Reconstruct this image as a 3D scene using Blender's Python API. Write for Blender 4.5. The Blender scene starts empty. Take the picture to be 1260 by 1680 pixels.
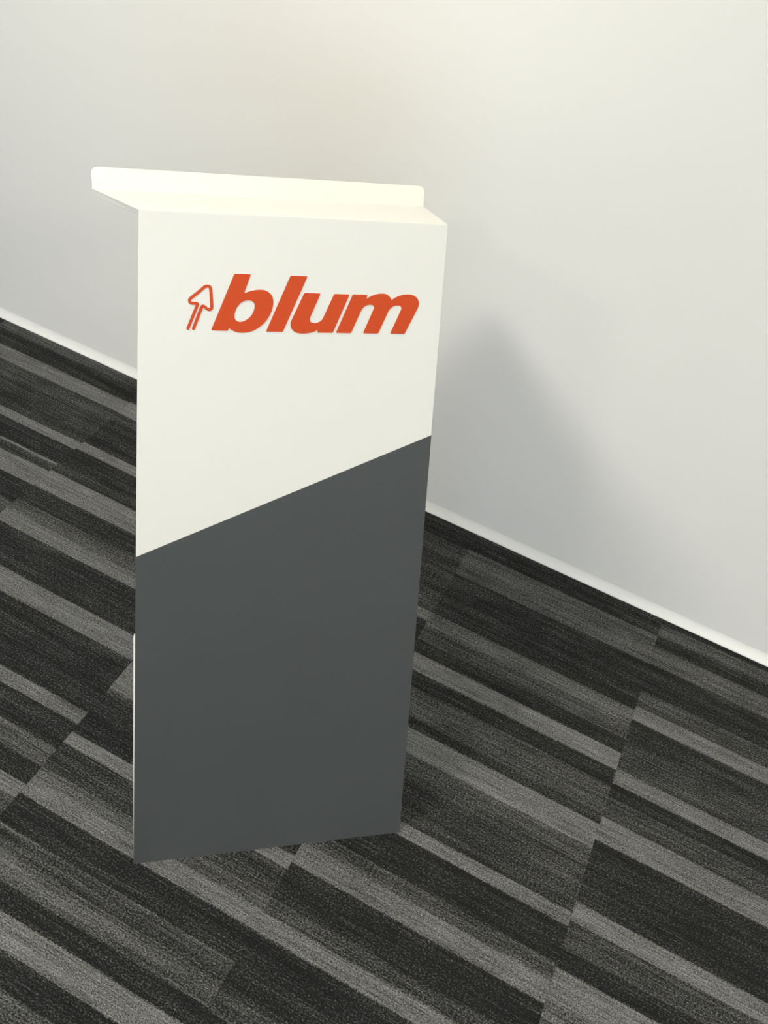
import bpy, bmesh, math, random
from mathutils import Matrix, Vector
from mathutils.geometry import tessellate_polygon

random.seed(7)
scene = bpy.context.scene
COL = scene.collection

# ------------------------------------------------------------------ camera
# world: X along the wall to the right, Y towards the wall, Z up, metres
cam_data = bpy.data.cameras.new('camera')
cam = bpy.data.objects.new('camera', cam_data)
COL.objects.link(cam)
RIGHT = Vector((0.89076818, 0.42848727, 0.15142891))
DOWN = Vector((0.41011126, -0.61434247, -0.67408611))
FWD = Vector((-0.19580811, 0.66255716, -0.72296417))
m = Matrix.Identity(4)
for i in range(3):
    m[i][0], m[i][1], m[i][2] = RIGHT[i], -DOWN[i], -FWD[i]
m[2][3] = 1.61
cam.matrix_world = m
cam_data.sensor_fit = 'VERTICAL'
cam_data.sensor_height = 24.0
cam_data.lens = 24.0 * 1415.0 / 1680.0
cam_data.clip_start = 0.02
scene.camera = cam

# ------------------------------------------------------------------ world, exposure
world = bpy.data.worlds.new('world')
scene.world = world
world.use_nodes = True
bg = world.node_tree.nodes['Background']
bg.inputs['Color'].default_value = (0.67, 0.80, 1.0, 1)    # pale daylight outside the window
bg.inputs['Strength'].default_value = 5.0
scene.view_settings.view_transform = 'Standard'
scene.view_settings.look = 'None'
scene.view_settings.gamma = 1.0
scene.view_settings.use_curve_mapping = False
scene.view_settings.exposure = -0.09

# ------------------------------------------------------------------ room and lamp sizes
X0, X1, Y0, Y1, H = -4.2, 3.4, -3.6, 1.551, 2.7
WARM = (1.0, 0.935, 0.71)
COOLER = (1.0, 0.965, 0.84)
# recessed ceiling panels: x, y, half size x, half size y, watts, tube colour
PANELS = [(-1.24, -0.04, 0.27, 0.13, 47.0, COOLER), (-0.6, 1.1, 0.3, 0.3, 2.4, WARM), (-1.06, -1.65, 0.12, 0.12, 15.0, COOLER),  # first and third follow the wall shadows; second added to brighten the desk
          (1.2, -1.8, 0.3, 0.3, 10.0, WARM), (2.3, 0.2, 0.3, 0.3, 40.0, WARM), (1.8, -3.0, 0.3, 0.3, 16.0, WARM)]  # unseen panels added to balance the light across the wall


# ------------------------------------------------------------------ helpers
def nodes_of(name):
    mt = bpy.data.materials.new(name)
    mt.use_nodes = True
    nt = mt.node_tree
    return mt, nt, nt.nodes['Principled BSDF']


def N(nt, kind, **kw):
    n = nt.nodes.new(kind)
    for k, v in kw.items():
        setattr(n, k, v)
    return n


def mat_plain(name, col, rough, spec=0.5, bump=0.0, scale=200.0, coat=0.0):
    mt, nt, b = nodes_of(name)
    b.inputs['Base Color'].default_value = (*col, 1)
    b.inputs['Roughness'].default_value = rough
    b.inputs['Specular IOR Level'].default_value = spec
    b.inputs['Coat Weight'].default_value = coat
    if bump:
        geo = N(nt, 'ShaderNodeNewGeometry')
        ns = N(nt, 'ShaderNodeTexNoise')
        ns.inputs['Scale'].default_value = scale
        ns.inputs['Detail'].default_value = 3
        nt.links.new(geo.outputs['Position'], ns.inputs['Vector'])
        bp = N(nt, 'ShaderNodeBump')
        bp.inputs['Strength'].default_value = bump
        bp.inputs['Distance'].default_value = 0.001
        nt.links.new(ns.outputs['Fac'], bp.inputs['Height'])
        nt.links.new(bp.outputs['Normal'], b.inputs['Normal'])
    return mt


def mesh_obj(name, verts, faces, mat, parent=None, loc=None, bevel=0.0, segs=2):
    me = bpy.data.meshes.new(name)
    me.from_pydata([tuple(v) for v in verts], [], faces)
    bm = bmesh.new()
    bm.from_mesh(me)
    bmesh.ops.recalc_face_normals(bm, faces=bm.faces)
    if bevel:
        bmesh.ops.bevel(bm, geom=[e for e in bm.edges if e.calc_face_angle(0) > 0.3], offset=bevel,
                        segments=segs, profile=0.5, affect='EDGES', clamp_overlap=True)
    bm.to_mesh(me)
    bm.free()
    me.materials.append(mat)
    o = bpy.data.objects.new(name, me)
    COL.objects.link(o)
    if parent:
        o.parent = parent
    if loc:
        o.location = loc
    return o


BOXF = [(0, 3, 2, 1), (4, 5, 6, 7), (0, 1, 5, 4), (1, 2, 6, 5), (2, 3, 7, 6), (3, 0, 4, 7)]


def box(name, a, b, mat, parent=None, bevel=0.0):
    (x0, y0, z0), (x1, y1, z1) = a, b
    v = [(x0, y0, z0), (x1, y0, z0), (x1, y1, z0), (x0, y1, z0), (x0, y0, z1), (x1, y0, z1), (x1, y1, z1), (x0, y1, z1)]
    return mesh_obj(name, v, BOXF, mat, parent, bevel=bevel)


def structure(o):
    o['kind'] = 'structure'
    return o


def slab(name, outline, e_out, origin, ax, ay, mat, parent, bevel=0.0008, holes=()):
    """A flat sheet: outline in (ax, ay) from origin, from plane 0 to offset vector e_out."""
    loops = [list(outline)] + [list(h) for h in holes]
    flat = [p for l in loops for p in l]
    n = len(flat)
    front = [origin + ax * p[0] + ay * p[1] for p in flat]
    back = [v + e_out for v in front]
    faces = []
    if not holes and len(outline) <= 4:
        faces.append(tuple(range(n)))
        faces.append(tuple(reversed(range(n, 2 * n))))
    else:
        tri = tessellate_polygon([[Vector((p[0], p[1], 0)) for p in l] for l in loops])
        faces += [tuple(t) for t in tri]
        faces += [tuple(n + i for i in reversed(t)) for t in tri]
    s = 0
    for l in loops:
        k = len(l)
        for i in range(k):
            a, b = s + i, s + (i + 1) % k
            faces.append((a, b, n + b, n + a))
        s += k
    return mesh_obj(name, front + back, faces, mat, parent, bevel=bevel)


# ------------------------------------------------------------------ materials
M_WALL = mat_plain('wall_paint', (0.86, 0.845, 0.815), 0.75, 0.3, 0.08, 90)
M_SKIRT = mat_plain('skirting_white', (0.86, 0.85, 0.82), 0.4, 0.5)
M_CEIL = mat_plain('ceiling_paint', (0.82, 0.82, 0.80), 0.9, 0.2)
M_WHITE = mat_plain('white_lacquer', (0.80, 0.79, 0.75), 0.42, 0.45)
M_GREY = mat_plain('grey_satin', (0.068, 0.073, 0.073), 0.48, 0.4, 0.10, 350)
M_ORANGE = mat_plain('orange_vinyl', (0.60, 0.068, 0.011), 0.55, 0.25)
M_SUB = mat_plain('subfloor', (0.03, 0.03, 0.03), 0.9, 0.2)
M_FRAME = mat_plain('window_frame', (0.7, 0.7, 0.7), 0.5)


def mat_glass():
    mt, nt, b = nodes_of('window_glass')
    b.inputs['Transmission Weight'].default_value = 1.0
    b.inputs['Roughness'].default_value = 0.0
    b.inputs['IOR'].default_value = 1.0
    b.inputs['Specular IOR Level'].default_value = 0.0
    return mt


def mat_lamp():
    mt, nt, b = nodes_of('lamp_diffuser')
    b.inputs['Emission Color'].default_value = (*WARM, 1)
    b.inputs['Emission Strength'].default_value = 3.0
    return mt


TILE = 0.503


def mat_carpet(name, bands):
    """bands: (distance from the tile's wall-side edge, share of light yarn) read from the wall towards the room."""
    mt, nt, b = nodes_of(name)
    L = nt.links
    b.inputs['Roughness'].default_value = 0.95
    b.inputs['Specular IOR Level'].default_value = 0.15
    tc = N(nt, 'ShaderNodeTexCoord')
    geo = N(nt, 'ShaderNodeNewGeometry')
    sep = N(nt, 'ShaderNodeSeparateXYZ')
    L.new(tc.outputs['Object'], sep.inputs[0])

    def noise(scale, sx, sy, detail, rough=0.5):
        mp = N(nt, 'ShaderNodeMapping')
        mp.inputs['Scale'].default_value = (sx, sy, 1)
        L.new(geo.outputs['Position'], mp.inputs['Vector'])
        ns = N(nt, 'ShaderNodeTexNoise')
        ns.inputs['Scale'].default_value = scale
        ns.inputs['Detail'].default_value = detail
        ns.inputs['Roughness'].default_value = rough
        L.new(mp.outputs['Vector'], ns.inputs['Vector'])
        return ns.outputs['Fac']

    def math_(op, a, c, d=None, clamp=False):
        n = N(nt, 'ShaderNodeMath', operation=op, use_clamp=clamp)
        for i, v in enumerate((a, c, d)):
            if v is None:
                continue
            if isinstance(v, (int, float)):
                n.inputs[i].default_value = v
            else:
                L.new(v, n.inputs[i])
        return n.outputs[0]

    wob = noise(1.0, 320, 520, 1)                      # tufts along the edge of a stripe
    y = math_('MULTIPLY_ADD', math_('SUBTRACT', wob, 0.5), 0.010, sep.outputs['Y'])
    fac = math_('MULTIPLY', y, -1.0 / TILE, clamp=True)
    ramp = N(nt, 'ShaderNodeValToRGB')
    cr = ramp.color_ramp
    cr.interpolation = 'CONSTANT'
    start = 0.0
    for i, (end, t) in enumerate(bands):
        if i == 0:
            e = cr.elements[0]
            e.position = 0.0
        else:
            e = cr.elements.new(start / TILE)
        e.color = (t, t, t, 1)
        start = end
    while len(cr.elements) > len(bands):
        cr.elements.remove(cr.elements[len(cr.elements) - 1])
    L.new(fac, ramp.inputs['Fac'])
    cov = ramp.outputs['Color']
    streak = noise(1.0, 5, 320, 3, 0.65)
    broad = noise(1.0, 2.2, 55, 2)
    patch = noise(1.0, 10, 24, 3, 0.6)
    cov = math_('ADD', cov, math_('MULTIPLY', math_('SUBTRACT', streak, 0.5), 1.0))
    cov = math_('ADD', cov, math_('MULTIPLY', math_('SUBTRACT', broad, 0.5), 0.55))
    cov = math_('ADD', cov, math_('MULTIPLY', math_('SUBTRACT', patch, 0.5), 0.32))
    # tufts: light yarn shows where the tuft noise is under the share
    tuft = noise(1.0, 230, 400, 3, 0.75)
    tuft = math_('MULTIPLY_ADD', math_('SUBTRACT', tuft, 0.5), 3.0, 0.5)
    mix = math_('MULTIPLY_ADD', math_('SUBTRACT', cov, tuft), 1.15, 0.5, clamp=True)
    fine = noise(1.0, 420, 620, 1)
    mixc = N(nt, 'ShaderNodeMix', data_type='RGBA')
    L.new(mix, mixc.inputs['Factor'])
    mixc.inputs['A'].default_value = (0.0112, 0.0114, 0.0118, 1)
    mixc.inputs['B'].default_value = (0.180, 0.181, 0.181, 1)
    mul = N(nt, 'ShaderNodeMix', data_type='RGBA', blend_type='MULTIPLY')
    mul.inputs['Factor'].default_value = 1.0
    g = math_('MULTIPLY_ADD', math_('SUBTRACT', fine, 0.5), 3.0, 1.0)
    groove = noise(1.0, 14, 430, 2)                    # rows of stitching along the tile
    g = math_('MULTIPLY', g, math_('MULTIPLY_ADD', math_('SUBTRACT', groove, 0.5), 1.7, 1.0))
    L.new(mixc.outputs['Result'], mul.inputs['A'])
    L.new(g, mul.inputs['B'])
    L.new(mul.outputs['Result'], b.inputs['Base Color'])
    bp = N(nt, 'ShaderNodeBump')
    bp.inputs['Strength'].default_value = 0.5
    bp.inputs['Distance'].default_value = 0.0015
    L.new(tuft, bp.inputs['Height'])
    L.new(bp.outputs['Normal'], b.inputs['Normal'])
    return mt


# ------------------------------------------------------------------ room shell
T = 0.12
floor = structure(box('floor', (X0 - T, Y0 - T, -0.1), (X1 + T, Y1 + T, -0.0065), M_SUB))
structure(box('wall_back', (X0 - T, Y1, -0.1), (X1 + T, Y1 + T, H + T), M_WALL))
structure(box('ceiling', (X0, Y0, H), (X1, Y1, H + T), M_CEIL))
# walls with window openings, the right and front ones added as fill light (y from, y to, z from, z to)
M_GLASS = mat_glass()


def window_wall(name, number, along, lo, hi, d0, d1, w0, w1, z0, z1):
    """A wall running along axis 'x' or 'y' from lo to hi, d0..d1 thick, with a glazed opening w0..w1, z0..z1."""
    def P(u, d, z):
        return (d, u, z) if along == 'y' else (u, d, z)

    def bx(v, f, u0, da, za, u1, db, zb):
        k = len(v)
        v += [P(u0, da, za), P(u1, da, za), P(u1, db, za), P(u0, db, za), P(u0, da, zb), P(u1, da, zb), P(u1, db, zb), P(u0, db, zb)]
        f += [tuple(k + i for i in q) for q in BOXF]

    v, f = [], []
    for (a, c, d, e) in ((lo, -0.1, hi, z0), (lo, z1, hi, H + T), (lo, z0, w0, z1), (w1, z0, hi, z1)):
        bx(v, f, a, d0, c, d, d1, e)
    structure(mesh_obj(name, v, f, M_WALL))
    wf = bpy.data.objects.new('window_%d' % number, None)
    COL.objects.link(wf)
    structure(wf)
    FW, um, da = 0.05, (w0 + w1) / 2, (d0 + d1) / 2
    for (a, c, d, e) in ((w0, z0, w1, z0 + FW), (w0, z1 - FW, w1, z1), (w0, z0 + FW, w0 + FW, z1 - FW),
                         (w1 - FW, z0 + FW, w1, z1 - FW), (um - FW / 2, z0 + FW, um + FW / 2, z1 - FW)):
        v, f = [], []
        bx(v, f, a, da - 0.03, c, d, da + 0.03, e)
        mesh_obj('window_frame', v, f, M_FRAME, wf)
    for (a, d) in ((w0 + FW, um - FW / 2), (um + FW / 2, w1 - FW)):
        v, f = [], []
        bx(v, f, a, da - 0.003, z0 + FW, d, da + 0.003, z1 - FW)
        mesh_obj('window_pane', v, f, M_GLASS, wf)


window_wall('wall_left', 1, 'y', Y0, Y1, X0 - T, X0, -1.6, 0.4, 0.2, 1.4)
window_wall('wall_right', 2, 'y', Y0, Y1, X1, X1 + T, -1.0, 0.1, 0.9, 2.0)  # unseen window added for low light from the right
window_wall('wall_front', 3, 'x', X0 - T, X1 + T, Y0 - T, Y0, 0.7, 3.1, 0.1, 2.2)  # unseen window added behind the viewer to brighten the lower back wall

# coved skirting along the back wall: a slim strip whose face leans back into the wall
prof = [(0.0, 0.001), (-0.0125, 0.001), (-0.0125, 0.0035), (-0.0095, 0.008), (-0.0065, 0.0125), (-0.0038, 0.0175), (-0.0016, 0.0225), (-0.0003, 0.027), (0.0, 0.028)]
v, f = [], []
for x in (X0, X1):
    v += [(x, Y1 + p[0], p[1]) for p in prof]
k = len(prof)
for i in range(k):
    j = (i + 1) % k
    f.append((i, j, k + j, k + i))
f += [tuple(range(k)), tuple(range(k, 2 * k))]
structure(mesh_obj('baseboard_back', v, f, M_SKIRT))

# ------------------------------------------------------------------ ceiling lamps
M_LAMP = mat_lamp()
LAMP_LABELS = ['rectangular ceiling light panel left of and in front of the lectern',
               'added square ceiling fill light close to the white wall above the lectern',
               'small square ceiling light panel nearest behind the viewer on the left',
               'added square ceiling fill light halfway down the room behind the viewer',
               'added square ceiling fill light beside the added window of the right wall',
               'added square ceiling fill light in the far right corner behind the viewer']
for (px, py, hx, hy, watts, tint) in PANELS:
    lampo = bpy.data.objects.new('ceiling_light', None)
    COL.objects.link(lampo)
    lampo.location = (px, py, H)
    lampo['label'] = LAMP_LABELS[len([q for q in COL.objects if q.name.startswith('ceiling_light')]) - 1]
    lampo['category'] = 'ceiling light'
    lampo['group'] = 'ceiling lights of the room'
    for (a, c) in (((-hx - .02, -hy - .02), (hx + .02, -hy)), ((-hx - .02, hy), (hx + .02, hy + .02)),
                   ((-hx - .02, -hy), (-hx, hy)), ((hx, -hy), (hx + .02, hy))):
        box('frame', (a[0], a[1], -0.03), (c[0], c[1], 0.0), M_FRAME, lampo)
    box('diffuser', (-hx, -hy, -0.012), (hx, hy, -0.006), M_LAMP, lampo)
    ld = bpy.data.lights.new('panel_light', 'AREA')
    ld.shape = 'RECTANGLE'
    ld.size, ld.size_y = 2 * hx, 2 * hy
    ld.energy = watts
    ld.color = tint
    lo = bpy.data.objects.new('panel_light', ld)
    COL.objects.link(lo)
    lo.parent = lampo
    lo.location = (0, 0, -0.02)

# ------------------------------------------------------------------ carpet tiles
# columns run along the wall; each list: (Y of the far-to-near end of the band, share of light yarn), measured from the wall
D, DM, MM, ML, LL = 0.04, 0.15, 0.27, 0.43, 0.68
COLS = {
    0: [(1.50, D), (1.45, MM), (1.40, D), (1.37, LL), (1.27, D), (1.22, ML), (1.12, D), (1.08, LL), (1.0, MM), (.9, D), (.86, LL), (.75, D), (.7, MM), (.6, D), (.55, LL), (.4, D), (.35, ML), (.2, D), (.1, LL), (0, D)],
    1: [(1.508, MM), (1.449, D), (1.40, LL), (1.353, MM), (1.252, DM), (1.224, LL), (1.160, D), (1.155, LL), (1.128, DM), (1.071, LL), (1.001, D), (.955, MM), (.92, LL), (.83, D), (.79, LL), (.70, D), (.66, MM), (.58, D), (.53, LL), (.40, D), (.36, LL), (.2, D), (.1, ML), (0, D)],
    2: [(1.50, MM), (1.453, D), (1.398, LL), (1.368, MM), (1.259, D), (1.229, LL), (1.168, D), (1.143, DM), (1.135, D), (1.073, LL), (1.017, D), (.981, MM), (.942, LL), (.841, D), (.788, LL), (.645, D), (.615, LL), (.554, D), (.520, ML), (.510, MM), (.470, D), (.44, LL), (.38, MM), (.28, D), (.22, LL), (.1, D), (0, MM)],
    3: [(1.478, D), (1.372, MM), (1.25, DM), (1.22, LL), (1.13, D), (1.09, MM), (1.04, LL), (.95, D), (.88, LL), (.785, D), (.712, LL), (.695, MM), (.598, D), (.569, LL), (.512, DM), (.487, ML), (.452, LL), (.392, D), (.3885, ML), (.357, DM), (.315, ML), (.277, D), (.229, LL), (.184, D), (.13, MM), (.06, D), (0, LL)],
    4: [(1.518, DM), (1.482, D), (1.391, ML), (1.249, D), (1.211, ML), (1.164, MM), (1.128, D), (1.083, LL), (1.043, D), (.972, MM), (.948, D), (.893, LL), (.855, MM), (.756, DM), (.729, LL), (.657, D), (.627, MM), (.586, LL), (.515, D), (.486, MM), (.452, LL), (.36, D), (.31, MM), (.2, D), (.15, LL), (0, D)],
    5: [(1.524, D), (1.486, MM), (1.448, D), (1.412, ML), (1.393, ML), (1.309, D), (1.262, MM), (1.221, LL), (1.16, D), (1.087, DM), (1.051, LL), (1.018, D), (.968, MM), (.916, LL), (.779, D), (.743, LL), (.69, MM), (.653, D), (.60, LL), (.54, ML), (.47, D), (.42, LL), (.3, D), (.26, MM), (.2, D), (.1, LL), (0, D)],
}
SEAM0 = -1.205 - 2 * TILE           # left edge of column 0
tile_mats = {}
for c, bands in COLS.items():
    for r in range(3):
        top = Y1 - r * TILE
        out = []
        for (e, t) in bands:
            d = top - e
            if d <= 0.002:
                continue
            out.append((min(d, TILE), t + random.uniform(-0.05, 0.05)))
            if d >= TILE:
                break
        tile_mats[(c, r)] = mat_carpet('carpet_stripes_%d_%d' % (c, r), out)
GAP = 0.00012
tile_base = None


def tile_mesh(mat):
    x1 = TILE - GAP
    v = [(GAP, -x1, -0.0062), (x1, -x1, -0.0062), (x1, -GAP, -0.0062), (GAP, -GAP, -0.0062),
         (GAP, -x1, -0.0004), (x1, -x1, -0.0004), (x1, -GAP, -0.0004), (GAP, -GAP, -0.0004)]
    g = 0.0004
    v += [(GAP + g, -x1 + g, 0), (x1 - g, -x1 + g, 0), (x1 - g, -GAP - g, 0), (GAP + g, -GAP - g, 0)]
    f = [(0, 3, 2, 1), (0, 1, 5, 4), (1, 2, 6, 5), (2, 3, 7, 6), (3, 0, 4, 7),
         (4, 5, 9, 8), (5, 6, 10, 9), (6, 7, 11, 10), (7, 4, 8, 11), (8, 9, 10, 11)]
    me = bpy.data.meshes.new('carpet_tile')
    me.from_pydata(v, [], f)
    me.materials.append(mat)
    return me


tile_meshes = {k: tile_mesh(mt) for k, mt in tile_mats.items()}
c_lo = int(math.ceil((X0 - SEAM0) / TILE))
c_hi = int(math.floor((X1 - SEAM0) / TILE))
r_hi = int((Y1 - Y0) / TILE)
keys = list(tile_meshes)
for c in range(c_lo, c_hi):
    for r in range(r_hi):
        me = tile_meshes.get((c, r)) or tile_meshes[keys[random.randrange(len(keys))]]
        o = bpy.data.objects.new('carpet_tile', me)
        o.location = (SEAM0 + c * TILE, Y1 - 0.009 * 0 - r * TILE, 0)
        o.parent = floor
        COL.objects.link(o)

# ------------------------------------------------------------------ lectern
# own frame: x across the front panel, y towards the speaker's side, z up; foot of the panel at the origin
W, PH, LY, TP = 0.49220, 1.09723, 0.31007, 0.06399
DL, DY, DZ, LIP = 0.07911, 0.36297, -0.16964, 0.0310
THK = 0.010
lec = bpy.data.objects.new('lectern', None)
COL.objects.link(lec)
lec.location = (-0.44411, 0.44423, 0)
lec.rotation_euler = (0, 0, 0.62903)
lec['label'] = 'white lectern with grey lower front and orange logo standing on striped carpet'
lec['category'] = 'lectern'

ex = Vector((1, 0, 0))
PL = math.hypot(LY, PH)
pu = Vector((0, LY, PH)).normalized()          # up the panel
pn = Vector((0, -PH, LY)).normalized()         # out of its front
c = W / 2
a = c - TP
S1, S2 = 0.5844, 0.748                          # where the grey begins on the left and right edge
Z = Vector((0, 0, 0))


def edge(s, side):
    return ((c - a) * s if side < 0 else W - (c - a) * s, PL * s)


# the sheet is folded sharply between panel and desk: both parts meet in a mitre
dv = Vector((0, DY, DZ)).normalized()
dn = Vector((0, -DZ, DY)).normalized()
top0 = Vector((0, LY, PH))
fold = (-THK * (1 + dn.dot(pn)) / (1 - dn.dot(pn) ** 2)) * (dn + pn)
pv = [ex * p[0] + pu * p[1] for p in (edge(0, -1), edge(0, 1), edge(1, 1), edge(1, -1))]
pv += [pv[0] - pn * THK, pv[1] - pn * THK, pv[2] + fold, pv[3] + fold]
front = mesh_obj('front_panel', pv, BOXF, M_WHITE, lec, bevel=0.0008)
front['label'] = 'tapering white front panel leaning back'
grey = slab('grey_facing', [edge(0, -1), edge(0, 1), edge(S2, 1), edge(S1, -1)], pn * 0.0006, Z, ex, pu, M_GREY, lec, bevel=0.0)
grey['label'] = 'dark grey lower facing with a slanted top edge'

# desk: sheet bent back from the top of the panel, sloping down to the speaker and growing wider
DLEN = math.hypot(DY, DZ)
LT = 0.010
k = (DL) / DLEN
ext = DLEN + LT
dq = [(c - a, 0), (c + a, 0), (c + a + k * ext, ext), (c - a - k * ext, ext)]
dvs = [top0 + ex * p[0] + dv * p[1] for p in dq]
dvs += [dvs[0] + fold, dvs[1] + fold, dvs[2] - dn * THK, dvs[3] - dn * THK]
desk = mesh_obj('desk', dvs, BOXF, M_WHITE, lec, bevel=0.0008)
# raised lip along the speaker's edge with rounded upper corners
b2 = a + DL
R = 0.009
ol = [(c - b2, 0.0), (c + b2, 0.0)]
for i in range(7):
    t = i / 6 * math.pi / 2
    ol.append((c + b2 - R + R * math.cos(t), LIP - R + R * math.sin(t)))
for i in range(7):
    t = math.pi / 2 + i / 6 * math.pi / 2
    ol.append((c - b2 + R + R * math.cos(t), LIP - R + R * math.sin(t)))
lip = slab('lip', ol, dv * LT, top0 + dv * DLEN, ex, dn, M_WHITE, lec, bevel=0.0)

# foot plate lying on the carpet behind the panel
fp = [(0.0005, 0.004), (W - 0.0005, 0.004), (W + 0.005, 0.480), (W + 0.003, 0.490), (W - 0.006, 0.495), (0.006, 0.495), (-0.0035, 0.490), (-0.005, 0.480)]
foot = slab('foot_plate', fp, Vector((0, 0, 0.0085)), Vector((0, 0, 0.0003)), ex, Vector((0, 1, 0)), M_WHITE, lec, bevel=0.0)
foot['label'] = 'flat white foot plate on the carpet'

LOGO = {
  'b': [(0.17091,1.07082,'c'),(0.19043,1.07093,'c'),(0.18247,1.04722,'k'),(0.18856,1.04983,'s'),(0.19551,1.05161,'s'),(0.20178,1.05231,'s'),(0.20811,1.05171,'s'),(0.21383,1.04843,'s'),(0.21716,1.04346,'s'),(0.21821,1.03694,'s'),(0.21724,1.02886,'s'),(0.21427,1.02066,'s'),(0.20913,1.01236,'s'),(0.20213,1.00548,'s'),(0.19436,1.00044,'s'),(0.18725,0.99820,'s'),(0.18012,0.99753,'s'),(0.17300,0.99852,'s'),(0.16803,1.00090,'s'),(0.16505,1.00323,'k'),(0.16309,0.99968,'c'),(0.14312,1.00003,'c')],
  'bh': [(0.18734,1.03879,'s'),(0.19226,1.03805,'s'),(0.19550,1.03414,'s'),(0.19538,1.02903,'s'),(0.19359,1.02312,'s'),(0.19014,1.01787,'s'),(0.18559,1.01407,'s'),(0.18067,1.01174,'s'),(0.17643,1.01164,'s'),(0.17288,1.01378,'s'),(0.17130,1.01817,'s'),(0.17196,1.02332,'s'),(0.17415,1.02922,'s'),(0.17829,1.03477,'s'),(0.18245,1.03778,'s')],
  'l': [(0.23808,1.07079,'c'),(0.25891,1.07079,'c'),(0.23119,0.99950,'c'),(0.21025,0.99962,'c')],
  'u': [(0.25596,1.05003,'c'),(0.27616,1.04990,'c'),(0.26587,1.02226,'s'),(0.26444,1.01773,'s'),(0.26522,1.01398,'s'),(0.26751,1.01237,'s'),(0.27121,1.01184,'s'),(0.27556,1.01307,'s'),(0.27908,1.01580,'s'),(0.28175,1.02038,'s'),(0.29317,1.04981,'c'),(0.31259,1.04979,'c'),(0.29474,0.99957,'c'),(0.27473,0.99950,'c'),(0.27539,1.00334,'k'),(0.27110,1.00081,'s'),(0.26529,0.99893,'s'),(0.25796,0.99803,'s'),(0.25059,0.99850,'s'),(0.24461,1.00105,'s'),(0.24152,1.00516,'s'),(0.24061,1.00967,'s'),(0.24181,1.01571,'s')],
  'm': [(0.31670,1.04991,'c'),(0.33555,1.04996,'c'),(0.33433,1.04468,'k'),(0.33996,1.04831,'s'),(0.34667,1.05098,'s'),(0.35355,1.05197,'s'),(0.35960,1.05136,'s'),(0.36446,1.04802,'s'),(0.36699,1.04400,'k'),(0.37203,1.04774,'s'),(0.37974,1.05095,'s'),(0.38771,1.05198,'s'),(0.39493,1.05089,'s'),(0.40049,1.04704,'s'),(0.40300,1.04157,'s'),(0.40280,1.03649,'s'),(0.40092,1.03085,'s'),(0.38859,0.99956,'c'),(0.36948,0.99972,'c'),(0.37967,1.02879,'s'),(0.38089,1.03339,'s'),(0.37934,1.03639,'s'),(0.37518,1.03729,'s'),(0.37024,1.03615,'s'),(0.36652,1.03303,'s'),(0.36356,1.02738,'s'),(0.35360,0.99963,'c'),(0.33386,0.99978,'c'),(0.34395,1.02893,'s'),(0.34528,1.03400,'s'),(0.34322,1.03675,'s'),(0.33897,1.03734,'s'),(0.33413,1.03571,'s'),(0.33046,1.03211,'s'),(0.32795,1.02652,'s'),(0.31812,0.99958,'c'),(0.29868,0.99962,'c')],
  'arrow': [(0.11540,1.00171),(0.12130,1.01668),(0.12633,1.02943),(0.12725,1.03208),(0.12639,1.03335),(0.12159,1.03342),(0.11911,1.03408),(0.11800,1.03606),(0.11843,1.03848),(0.12018,1.04033),(0.12792,1.04674),(0.13488,1.05310),(0.13719,1.05464),(0.13987,1.05488),(0.14208,1.05392),(0.14291,1.05136),(0.14353,1.04119),(0.14413,1.03070),(0.14372,1.02785),(0.14196,1.02617),(0.14002,1.02629),(0.13771,1.02769),(0.13540,1.02967),(0.13367,1.03035),(0.13230,1.02898),(0.12911,1.02096),(0.12201,1.00164)]}


def outline(pts, corner=0.0011):
    """Corner points (c) rounded, kinks (k) kept, smooth runs (s) through a Catmull-Rom curve."""
    n = len(pts)
    out = []
    for i, (x, y, t) in enumerate(pts):
        p = Vector((x, y))
        q = Vector(pts[i - 1][:2])
        r = Vector(pts[(i + 1) % n][:2])
        if t == 'c':
            d1, d2 = (q - p).normalized(), (r - p).normalized()
            A, B = p + d1 * corner * 1.5, p + d2 * corner * 1.5
            for j in range(5):
                w = j / 4
                out.append(A * (1 - w) ** 2 + p * 2 * w * (1 - w) + B * w * w)
        elif t == 'k':
            out.append(p)
        else:
            out.append(p)
        # curve to the next point when either end is smooth
        nt_ = pts[(i + 1) % n][2]
        if (t == 's' and nt_ in 'sk') or (t == 'k' and nt_ == 's'):
            p0 = q if t == 's' else p
            r2 = Vector(pts[(i + 2) % n][:2]) if nt_ == 's' else r
            for j in range(1, 5):
                w = j / 5
                out.append(0.5 * (2 * p + (r - p0) * w + (2 * p0 - 5 * p + 4 * r - r2) * w * w + (3 * p - p0 - 3 * r + r2) * w ** 3))
    return [(v.x, v.y) for v in out]


for key in ('b', 'l', 'u', 'm'):
    holes = [outline(LOGO['bh'])] if key == 'b' else []
    o = slab('logo_letter', outline(LOGO[key]), pn * 0.0005, pn * 0.0001, ex, pu, M_ORANGE, front, bevel=0.0, holes=holes)
    o['label'] = 'orange slanted letter ' + key

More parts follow.
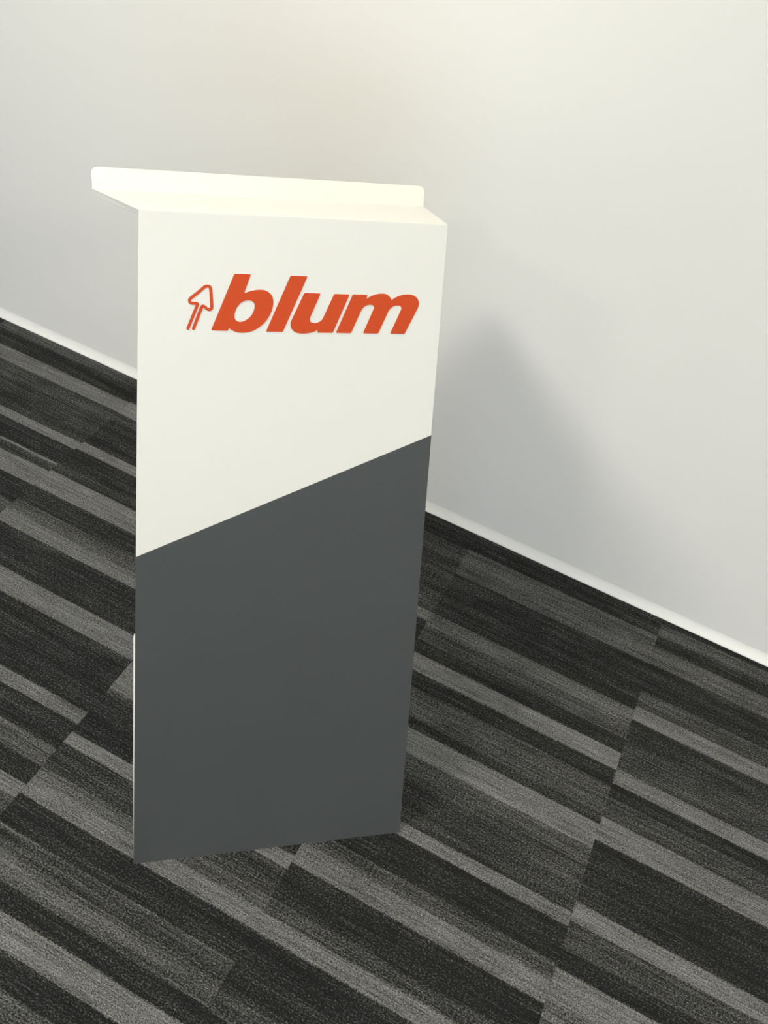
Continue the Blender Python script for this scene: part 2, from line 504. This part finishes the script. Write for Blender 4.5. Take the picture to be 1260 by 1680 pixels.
# outlined arrow before the word: one stroke of even width with round ends
pts = [Vector(p) for p in LOGO['arrow']]
sm = []
for i in range(len(pts) - 1):
    p0, p1, p2, p3 = pts[max(i - 1, 0)], pts[i], pts[i + 1], pts[min(i + 2, len(pts) - 1)]
    for j in range(4):
        w = j / 4
        sm.append(0.5 * (2 * p1 + (p2 - p0) * w + (2 * p0 - 5 * p1 + 4 * p2 - p3) * w * w + (3 * p1 - p0 - 3 * p2 + p3) * w ** 3))
sm.append(pts[-1])
HW = 0.00182
lft, rgt = [], []
for i, p in enumerate(sm):
    d = (sm[min(i + 1, len(sm) - 1)] - sm[max(i - 1, 0)]).normalized()
    nrm = Vector((-d.y, d.x))
    lft.append(p + nrm * HW)
    rgt.append(p - nrm * HW)


def cap(p, d):
    nrm = Vector((-d.y, d.x))
    return [p + (nrm * math.cos(t) + d * math.sin(t)) * HW for t in [math.pi * i / 8 for i in range(1, 8)]]


v, f = [], []
for p in zip(lft, rgt):
    v += list(p)
for i in range(len(sm) - 1):
    f.append((2 * i, 2 * i + 1, 2 * i + 3, 2 * i + 2))
e_end = cap(sm[-1], (sm[-1] - sm[-2]).normalized())
s = len(v)
v += e_end
L0 = 2 * (len(sm) - 1)
f.append(tuple([L0 + 1, *reversed(range(s, s + len(e_end))), L0]))
e_st = cap(sm[0], (sm[0] - sm[1]).normalized())
s = len(v)
v += e_st
f.append(tuple([0, *reversed(range(s, s + len(e_st))), 1]))
n = len(v)
v3 = [pn * 0.0006 + ex * p.x + pu * p.y for p in v]
arrow = mesh_obj('arrow_emblem', v3, f, M_ORANGE, front)
bm = bmesh.new()
bm.from_mesh(arrow.data)
for fc in bm.faces:
    fc.normal_update()
if sum(fc.normal.dot(pn) for fc in bm.faces) < 0:
    bmesh.ops.reverse_faces(bm, faces=bm.faces[:])
geom = bmesh.ops.extrude_face_region(bm, geom=bm.faces[:])
bmesh.ops.translate(bm, vec=-pn * 0.0005, verts=[q for q in geom['geom'] if isinstance(q, bmesh.types.BMVert)])
bmesh.ops.recalc_face_normals(bm, faces=bm.faces)
bm.to_mesh(arrow.data)
bm.free()
arrow['label'] = 'orange outlined arrow pointing up to the right'
